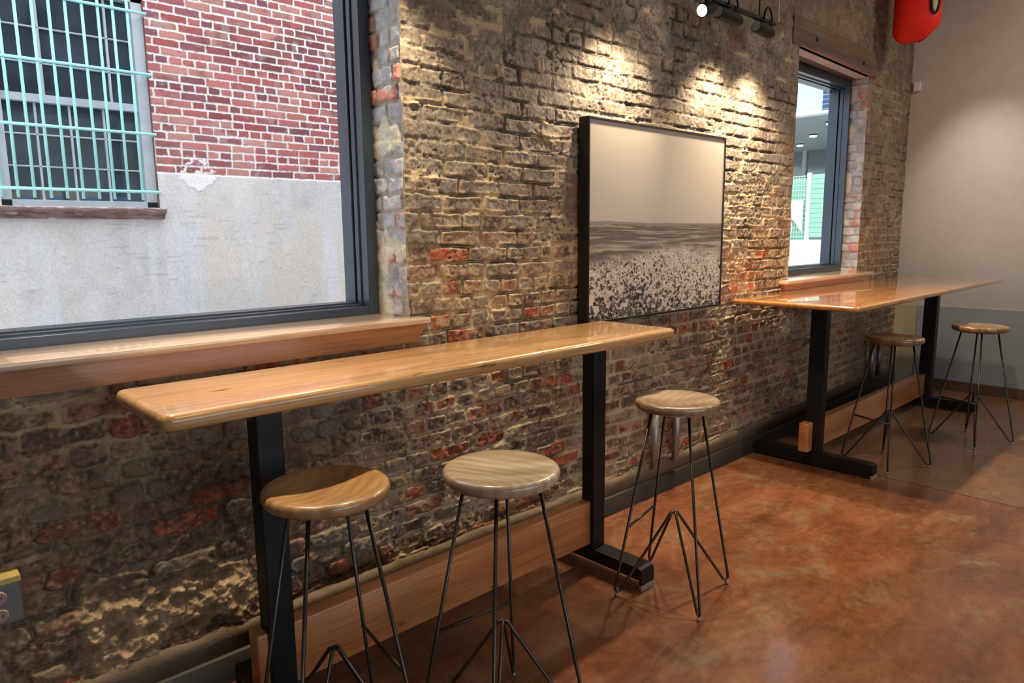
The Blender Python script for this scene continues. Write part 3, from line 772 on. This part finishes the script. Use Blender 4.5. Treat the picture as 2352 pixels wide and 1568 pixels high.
# ------------------------------------------------------------------ the alley outside
YE = 4.2
def facade():
    w = (.90, 2.00, 1.72, 3.42)
    xs = axis([(-1.5, .6, .03), (.6, w[0], .008), (w[0], w[1], .02), (w[1], 4.2, .0062), (4.2, 8.5, .04)]); zs = axis([(-.2, .5, .05), (.5, w[2], .011), (w[2], w[3], .0062), (w[3], 3.9, .0062), (3.9, 5.3, .05)])
    X, Z = np.meshgrid(xs, zs)
    plz = 2.015
    Uw = X + .006 * (vn(X * 20, Z * 20, 5) - .5); Zw = Z - plz + .0688 * 100 - .004 + .005 * (vn(X * 8, Z * 20, 6) - .5) + .006 * (fbm(X, Z, 2, 7) - .5)
    row = np.floor(Zw / .0688)
    i, row, fu, fv, d, de = brick_layout(Uw, Zw, .0688, .216, .0060, .006, 44, hfreq=.17, split=.06)
    hb, hc = hsh(i, row, 51), hsh(i, row, 52); n1 = fbm(X * 40, Z * 40, 3, 53) - .5; n2 = fbm(X * 9, Z * 9, 4, 54) - .5; n3 = fbm(X * 1.6, Z * 1.6, 3, 55) - .5
    m = ss(-.001, .004, d + n1 * .009)
    pal = np.array([(.42, .13, .125), (.38, .105, .10), (.46, .165, .15), (.30, .095, .10), (.25, .095, .11), (.48, .22, .19)])
    B = pal[np.clip((hb * 6).astype(int), 0, 5)] * (.85 + .3 * hc)[..., None]
    B = lc(B, V3(.15, .05, .05), ss(.1, .35, n3 + n2 * .5) * .7)
    B = lc(B, V3(.58, .42, .38), ss(.12, .3, n2) * .35)
    C = lc(np.tile(V3(.84, .81, .78), (*X.shape, 1)), B, m); Hh = lerp(-.006 + n1 * .002, (hc - .5) * .003 + n1 * .002, m)
    pl = ss(plz + .006, plz - .006, Z + n1 * .008)
    P_ = V3(.62, .605, .59) * (1 + n2 * .25 + n3 * .3)[..., None]
    vs_ = fbm(X * 7, Z * .8, 3, 57) - .5
    P_ = lc(P_, V3(.66, .58, .50), ss(.0, .25, vs_ + n3 * .5) * .7); P_ = lc(P_, V3(.68, .68, .74), ss(.02, .25, -vs_) * .6)
    scr = ss(.80, .86, vn(X * 9 + vn(X * 30, Z * 30, 3), Z * 70, 58)) * ss(.5, .7, vn(X * 3, Z * 4, 59)); P_ = lc(P_, V3(.25, .24, .23), scr * .35)
    C = lc(C, P_, pl); Hh = lerp(Hh, .012 + n2 * .004, pl)
    # white daub of filler over the border
    q = np.sqrt(((X - 2.32) / .14) ** 2 + ((Z - 2.03) / .12) ** 2); ringm = ss(.26, .10, np.abs(q - .80 + n2 * 1.1 + n1 * .6)) * (Z > 1.99) * ss(-.12, -.02, n2 + .06)
    blob = ss(1.15, .9, np.sqrt(((X - 2.32) / .13) ** 2 + ((Z - 1.965) / .07) ** 2) + n2 * 1.6 + n1 * .5)
    wb = np.clip(np.maximum(ringm, blob), 0, 1); C = lc(C, V3(.84, .82, .80), wb); Hh = Hh + wb * .006
    # brick on edge arch over the window
    cx, cz = (X[:-1, :-1] + X[1:, 1:]) / 2, (Z[:-1, :-1] + Z[1:, 1:]) / 2
    drop = (cx > w[0]) & (cx < w[1]) & (cz > w[2]) & (cz < w[3])
    P = np.stack([X, YE - Hh, Z], -1)
    sp = fbm(X * 3, Z * 3, 2, 80)
    parts = [grid_mesh('e', P, np.clip(C, .01, .92), drop)]
    Q = [[(w[0], YE, w[2]), (w[0], YE + .2, w[2]), (w[0], YE + .2, w[3]), (w[0], YE, w[3])], [(w[1], YE, w[2]), (w[1], YE + .2, w[2]), (w[1], YE + .2, w[3]), (w[1], YE, w[3])],
         [(w[0], YE, w[3]), (w[1], YE, w[3]), (w[1], YE + .2, w[3]), (w[0], YE + .2, w[3])], [(8.5, YE, -.2), (8.5, YE + 6, -.2), (8.5, YE + 6, 5.3), (8.5, YE, 5.3)]]
    parts.append(flat(Q, (.25, .10, .09)))
    o = join_np('wall_alley', parts, vcol('alley_brick', .85, .25, 220, .16, .001, 60)); tag(o, kind='structure')
    # the barred window
    t = empty('window_3', (1.45, YE + .06, w[2])); tag(t, kind='structure')
    def L(b_, a, c): b_.box((a[0] - 1.45, a[1] - YE - .06, a[2] - w[2]), (c[0] - 1.45, c[1] - YE - .06, c[2] - w[2]), .003, 1)
    f = MB(); y0, y1 = YE + .03, YE + .12
    L(f, (w[0], y0, w[2]), (w[0] + .075, y1, w[3])); L(f, (w[1] - .085, y0, w[2]), (w[1], y1, w[3])); L(f, (w[0], y0, w[2]), (w[1], y1, w[2] + .055)); L(f, (w[0], y0, w[3] - .06), (w[1], y1, w[3]))
    f.build('window_frame', M['greyframe'], t)
    f = MB(); L(f, (w[0] + .075, y0 + .02, 2.505), (w[1] - .085, y1, 2.565)); f.build('meeting_rail', M['greyframe'], t)
    f = MB()
    for z in (2.03, 2.27, 2.80, 3.06): L(f, (w[0] + .07, y0 + .05, z - .006), (w[1] - .08, y1 - .01, z + .006))
    for x in (1.19, 1.42, 1.66): L(f, (x - .008, y0 + .05, w[2] + .05), (x + .008, y1 - .01, 2.52))
    for x in (1.26, 1.73): L(f, (x - .009, y0 + .05, 2.55), (x + .009, y1 - .01, w[3] - .05))
    f.build('muntins', M['greyframe'], t)
    g = MB(); g.quad(*[(p[0] - 1.45, YE + .10 - YE - .06, p[1] - w[2]) for p in ((w[0] + .05, w[2] + .04), (w[1] - .05, w[2] + .04), (w[1] - .05, w[3] - .04), (w[0] + .05, w[3] - .04))]); g.build('window_pane', M['glass2'], t)
    # dark room behind
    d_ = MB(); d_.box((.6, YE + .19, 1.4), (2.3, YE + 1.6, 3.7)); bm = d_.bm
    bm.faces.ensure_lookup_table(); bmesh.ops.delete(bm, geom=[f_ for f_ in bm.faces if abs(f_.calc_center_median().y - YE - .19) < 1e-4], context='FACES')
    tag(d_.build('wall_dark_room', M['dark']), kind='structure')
    sh = MB(); sh.box((w[0], YE + .13, w[2] - .02), (w[1], YE + .42, w[2] + .056)); tag(sh.build('trim_inner_shelf', M['greyframe']), kind='structure')
    # grille of mint coloured bars
    gy = YE - .07
    t = empty('window_grille', (1.45, gy, 1.85)); tag(t, 'mint green iron security bars over the window across the alley', 'window bars')
    for z in (1.852, 2.318, 2.79, 3.26):
        b_ = MB(); b_.tube([(-.56, -.012, z - 1.85), (.545, -.012, z - 1.85)], .012, 8); b_.build('crossbar', M['mint'], t, smooth=True)
    for x in [.90, 1.0, 1.103, 1.21, 1.318, 1.426, 1.538, 1.647, 1.752, 1.857]:
        b_ = MB(); b_.tube([(x - 1.45, 0, -.065), (x - 1.45, 0, 1.62)], .0115, 8); b_.build('upright_bar', M['mint'], t, smooth=True)
    for sx in (-.545, .535):
        for z in (1.852, 2.318, 2.79, 3.26):
            b_ = MB(); b_.tube([(sx, -.012, z - 1.85), (sx, .075, z - 1.85)], .012, 8); b_.build('bracket', M['greyframe'], t)
    # crumbling stone sill
    xs = np.linspace(.72, 2.02, 240); prof = np.linspace(0, 1, 26); PX, T = np.meshgrid(xs, prof)
    brk = .035 + .022 * (fbm(PX * 7, PX * 0, 4, 66) - .5) * 2
    depth = .125 - .10 * ss(brk / .09 - .12, brk / .09 + .12, T) * (.55 + .9 * fbm(PX * 5, T * 2, 3, 67)) + .03 * (fbm(PX * 20, T * 5, 4, 68) - .5)
    zz = 1.722 - T * .092
    yy = YE - depth
    A = np.stack([PX, yy, zz], -1); top = np.stack([xs, np.full_like(xs, YE + .03), np.full_like(xs, 1.724)], -1)[None]; bot = np.stack([xs, np.full_like(xs, YE + .03), np.full_like(xs, 1.630)], -1)[None]
    A = np.concatenate([top, A, bot], 0)
    nrow, ncol = A.shape[:2]
    tc = np.tile(V3(.27, .165, .155), (nrow, ncol, 1)) * (0.8 + .5 * fbm(A[..., 0] * 14, A[..., 2] * 60, 3, 69))[..., None]
    tc[:4] = V3(.62, .50, .48)
    e1 = flat([[tuple(A[0, -1]), tuple(A[1, -1]), tuple(A[-2, -1]), tuple(A[-1, -1])]], (.22, .13, .12))
    o = join_np('stone_sill', [grid_mesh('s', A, tc), e1], vcol('brownstone', .9, .2, 120, .2, .002, 40))
    tag(o, 'crumbling brownstone sill below the barred window across the alley', 'window sill')
    # things standing inside the barred window
    CB = [('tan cardboard box at the left end inside the barred window', .985, 1.145, .074), ('tan cardboard box second from the left inside the barred window', 1.185, 1.335, .080), ('tan rolled parcel right of centre inside the barred window', 1.385, 1.60, .076)]
    for lb, a, c, hh in CB:
        b_ = MB(); b_.box((a - c) / 2 * V3(1, 0, 0) + V3(0, -.05, 0), (c - a) / 2 * V3(1, 0, 0) + V3(0, .05, hh), .006, 2)
        o = b_.build('cardboard_box', M['card']); o.location = ((a + c) / 2, YE + .25, w[2] + .057); tag(o, lb, 'box', 'boxes inside the barred window')
        s_ = MB(); s_.box(((a - c) / 2 * .2, -.0525, .006), ((c - a) / 2 * .98, -.0495, .034)); s_.build('blue_strip', M['blue'], o)
    b_ = MB(); b_.box((-.07, -.04, 0), (.07, .04, .042), .003); o = b_.build('blue_folder', M['blue']); o.location = (1.75, YE + .24, w[2] + .057); tag(o, 'blue folder lying at the right end inside the barred window', 'folder')
facade()
b = MB(); b.quad((-3, .4, -.12), (13.0, .4, -.12), (13.0, YE + .1, -.12), (-3, YE + .1, -.12)); tag(b.build('ground_alley', M['asphalt']), kind='structure')
b = MB(); b.quad((13.0, -6, -.14), (34.0, -6, -.14), (34.0, 20, -.14), (13.0, 20, -.14)); b.quad((8.5, YE + .1, -.14), (13, YE + .1, -.14), (13, 20, -.14), (8.5, 20, -.14)); tag(b.build('ground_street', M['asphalt']), kind='structure')

def brick_shader(name, c1, c2, mo, rot=True, scale=1.0):
    m, nt, b_ = mat_new(name); tc = N(nt, 'ShaderNodeTexCoord'); sp = N(nt, 'ShaderNodeSeparateXYZ'); cb = N(nt, 'ShaderNodeCombineXYZ')
    nt.links.new(tc.outputs['Object'], sp.inputs[0]); nt.links.new(sp.outputs[1], cb.inputs[0]); nt.links.new(sp.outputs[2], cb.inputs[1])
    br = N(nt, 'ShaderNodeTexBrick'); br.inputs['Scale'].default_value = 1.0; br.inputs['Brick Width'].default_value = .30; br.inputs['Row Height'].default_value = .086; br.inputs['Mortar Size'].default_value = .010
    for k, c in (('Color1', c1), ('Color2', c2), ('Mortar', mo)): br.inputs[k].default_value = (*c, 1)
    nt.links.new(cb.outputs[0], br.inputs['Vector']); nt.links.new(br.outputs['Color'], b_.inputs['Base Color']); b_.inputs['Roughness'].default_value = .6
    return m
def street():
    # corner building across the street, with a canopy floor over its entrance
    t = empty('corner_building', (14, 4, 0)); tag(t, 'pale green and navy brick building with overhanging canopy, beyond the far window', 'building')
    def pb(name, a, c, m, bev=0): 
        b_ = MB(); b_.box((a[0] - 14, a[1] - 4, a[2]), (c[0] - 14, c[1] - 4, c[2]), bev); return b_.build(name, m, t)
    pb('green_brick_wall', (14, 3.835, 3.74), (20.5, 9.5, 4.50), brick_shader('pale_green_brick', (.50, .74, .62), (.56, .80, .68), (.62, .80, .72)))
    pb('navy_brick_wall', (13.99, 2.2, 3.74), (20.5, 3.835, 4.52), brick_shader('navy_brick', (.035, .07, .17), (.05, .10, .22), (.22, .32, .46)))
    pb('white_coping', (13.9, 3.835, 4.50), (20.5, 9.5, 4.68), M['extwhite']); pb('upper_cladding', (14.4, 2.2, 4.68), (20.5, 9.5, 7.5), M['roofgrey'])
    pb('canopy_edge', (13.9, 2.2, 3.695), (14.15, 9.5, 3.745), M['extwhite']); pb('soffit', (14.15, 2.2, 3.71), (20.5, 9.5, 3.745), M['soffit'])
    pb('shopfront', (20.2, 2.2, -.1), (20.5, 9.5, 3.71), M['glassdark']); pb('shopfront_mullion', (20.12, 6.9, -.1), (20.2, 7.0, 3.71), M['soffit'])
    s_ = MB(); s_.box((-.012, -.033, -.06), (0, .033, .06), .003); o = s_.build('sign_plate', M['white'], t); o.location = (-.012, -.285, 4.135)
    s_ = MB(); s_.box((-.014, -.012, -.028), (-.011, .012, .028)); s_.build('sign_hole', M['blue'], o)
    for (x, y) in ((15.21, 4.176), (16.87, 5.27), (18.45, 6.31)):
        l = MB(); l.lathe([(0, -.035), (.085, -.035), (.09, -.02), (.10, -.018), (.10, 0), (0, 0)], (0, 0, 0), 20); lo = l.build('soffit_light', M['black'], t); lo.location = (x - 14, y - 4, 3.71)
        l = MB(); l.lathe([(0, -.075), (.07, -.068), (.086, -.04), (.086, -.034), (0, -.034)], (0, 0, 0), 20); l.build('lamp_lens', M['lamp2'], lo, smooth=True)
    # white retaining wall
    b_ = MB(); 
    for k in range(8):
        b_.box((13.75, 2.0 + k * .9, -.12), (13.95, 2.0 + k * .9 + .892, .70), .006, 1); b_.box((13.75, 1.6 + k * .9, .706), (13.95, 1.6 + k * .9 + .892, 1.30), .006, 1)
    o = b_.build('retaining_wall', M['extwhite']); tag(o, 'bright white block wall below the green fence beyond the far window', 'wall')
    # fence: mesh panel, post, boards
    t2 = empty('green_fence', (13.85, 4, 1.30)); tag(t2, 'pale green wire and board fence on the white wall beyond the far window', 'fence')
    f = MB()
    for k in range(28): f.tube([(0, .04 + k * .055, .04), (0, .04 + k * .055, 1.24)], .007, 5)
    for k in range(14): f.tube([(0, .0, .06 + k * .09), (0, 1.56, .06 + k * .09)], .010, 5)
    f.build('wire_panel', M['fence'], t2)
    f = MB(); f.box((-.03, -.09, 0), (.03, -.02, 1.29), .004); f.build('post', M['extwhite'], t2)
    f = MB()
    for k in range(13): f.box((0, -1.5, .05 + k * .093), (.025, -.10, .05 + k * .093 + .087), .004, 1)
    f.build('board_panel', M['green'], t2)
    f = MB(); f.box((.12, .0, .0), (.16, 1.56, 1.2)); 
    f.build('green_screen', M['green'], t2)
    # white banner with curved lower edge
    poly = [(.03, .77), (.03, .16), (.10, .22), (.16, .33), (.26, .42), (.42, .45), (.60, .45), (.60, .77)]
    b_ = MB(); b_.prism([(p[0], p[1]) for p in poly], 0, -.045, -.035); o = b_.build('banner', M['extwhite'], t2); o['label'] = 'white banner with a curved lower edge'
    # bicycle wheel leaning there
    t3 = empty('bicycle_wheel', (13.785, 4.44, 1.313)); tag(t3, 'thin bicycle wheel leaning on the green wire fence', 'wheel')
    r_ = MB(); r_.tube([(0, .22 * math.cos(a), .22 + .22 * math.sin(a)) for a in np.linspace(0, 2 * PI, 32, endpoint=False)], .012, 6, closed=True); r_.build('rim', M['extwhite'], t3)
    r_ = MB()
    for k in range(10):
        a = k * PI / 5; r_.tube([(0, 0, .22), (0, .21 * math.cos(a), .22 + .21 * math.sin(a))], .003, 4)
    r_.build('spokes', M['galv'], t3)
street()

# ------------------------------------------------------------------ light
w = bpy.data.worlds.new('sky'); sc.world = w; w.use_nodes = True
bg = w.node_tree.nodes['Background']; bg.inputs['Color'].default_value = (.86, .93, 1.0, 1); bg.inputs['Strength'].default_value = 3.1
def spot(name, loc, aim, power, size, blend=.6, rad=.03, col=(1, .77, .51)):
    l = bpy.data.lights.new(name, 'SPOT'); l.energy = power; l.spot_size = math.radians(size); l.spot_blend = blend; l.shadow_soft_size = rad; l.color = col
    o = bpy.data.objects.new(name, l); COL.objects.link(o); o.location = loc
    o.rotation_euler = (Vector(aim) - Vector(loc)).to_track_quat('-Z', 'Y').to_euler(); return o
def ceiling_fill(name, loc, power, size, col=(1, .82, .62)):  # unseen area light added under the ceiling as soft fill
    l = bpy.data.lights.new(name, 'AREA'); l.shape = 'DISK'; l.size = size; l.energy = power; l.color = col
    o = bpy.data.objects.new(name, l); COL.objects.link(o); o.location = loc; return o
for x, aim, p, sz in ((.62, (.62, -.17, 0), 125, 60), (1.55, (1.55, -.35, 0), 85, 95), (2.76, (2.95, -.16, 1.0), 80, 112), (3.30, (2.0, -.25, 1.2), 110, 80),
                     (3.70, (3.92, -.22, 0), 140, 116), (4.10, (4.48, -.20, 0), 130, 116), (5.6, (5.6, -.35, 0), 110, 95)):
    spot('track_lamp', (x, TY, TZ - .10), aim, p, sz, 1.0)
spot('track_lamp', (6.3, -.5, 3.4), (7.4, -.55, 1.5), 110, 52, 1.0, col=(1, .9, .76))  # unseen spot off the track, making the light pool on the far wall
for x, y, p in ((1.2, -2.6, 9), (3.8, -2.6, 6), (6.0, -2.0, 42)):
    ceiling_fill('ceiling_fill', (x, y, 3.9), p, .5)

# ------------------------------------------------------------------ camera
YAW, PITCH, ROLL = .7553, -.1531, -.0094
f = np.array([math.sin(YAW) * math.cos(PITCH), math.cos(YAW) * math.cos(PITCH), math.sin(PITCH)])
r = np.array([math.cos(YAW), -math.sin(YAW), 0]); u = np.cross(r, f); c, s = math.cos(ROLL), math.sin(ROLL)
r2, u2 = c * r + s * u, -s * r + c * u
cam = bpy.data.cameras.new('camera'); co = bpy.data.objects.new('camera', cam); COL.objects.link(co)
cam.sensor_width = 36.0; cam.lens = 1617.0249 / 2352 * 36.0; cam.clip_start = .02; cam.clip_end = 200
mw = Matrix(((r2[0], u2[0], -f[0], 0), (r2[1], u2[1], -f[1], -2.4398 * .931), (r2[2], u2[2], -f[2], 1.6 * .931), (0, 0, 0, 1)))
co.matrix_world = mw; sc.camera = co

vs = sc.view_settings; vs.view_transform = 'Standard'; vs.look = 'None'; vs.gamma = 1.0; vs.exposure = 0.0
try: vs.use_curve_mapping = False
except Exception: pass
sc.cycles.use_denoising = True
sc.cycles.max_bounces = 7; sc.cycles.diffuse_bounces = 4; sc.cycles.glossy_bounces = 3; sc.cycles.transparent_max_bounces = 8
sc.cycles.sample_clamp_indirect = 6.0; sc.cycles.caustics_reflective = False; sc.cycles.caustics_refractive = False
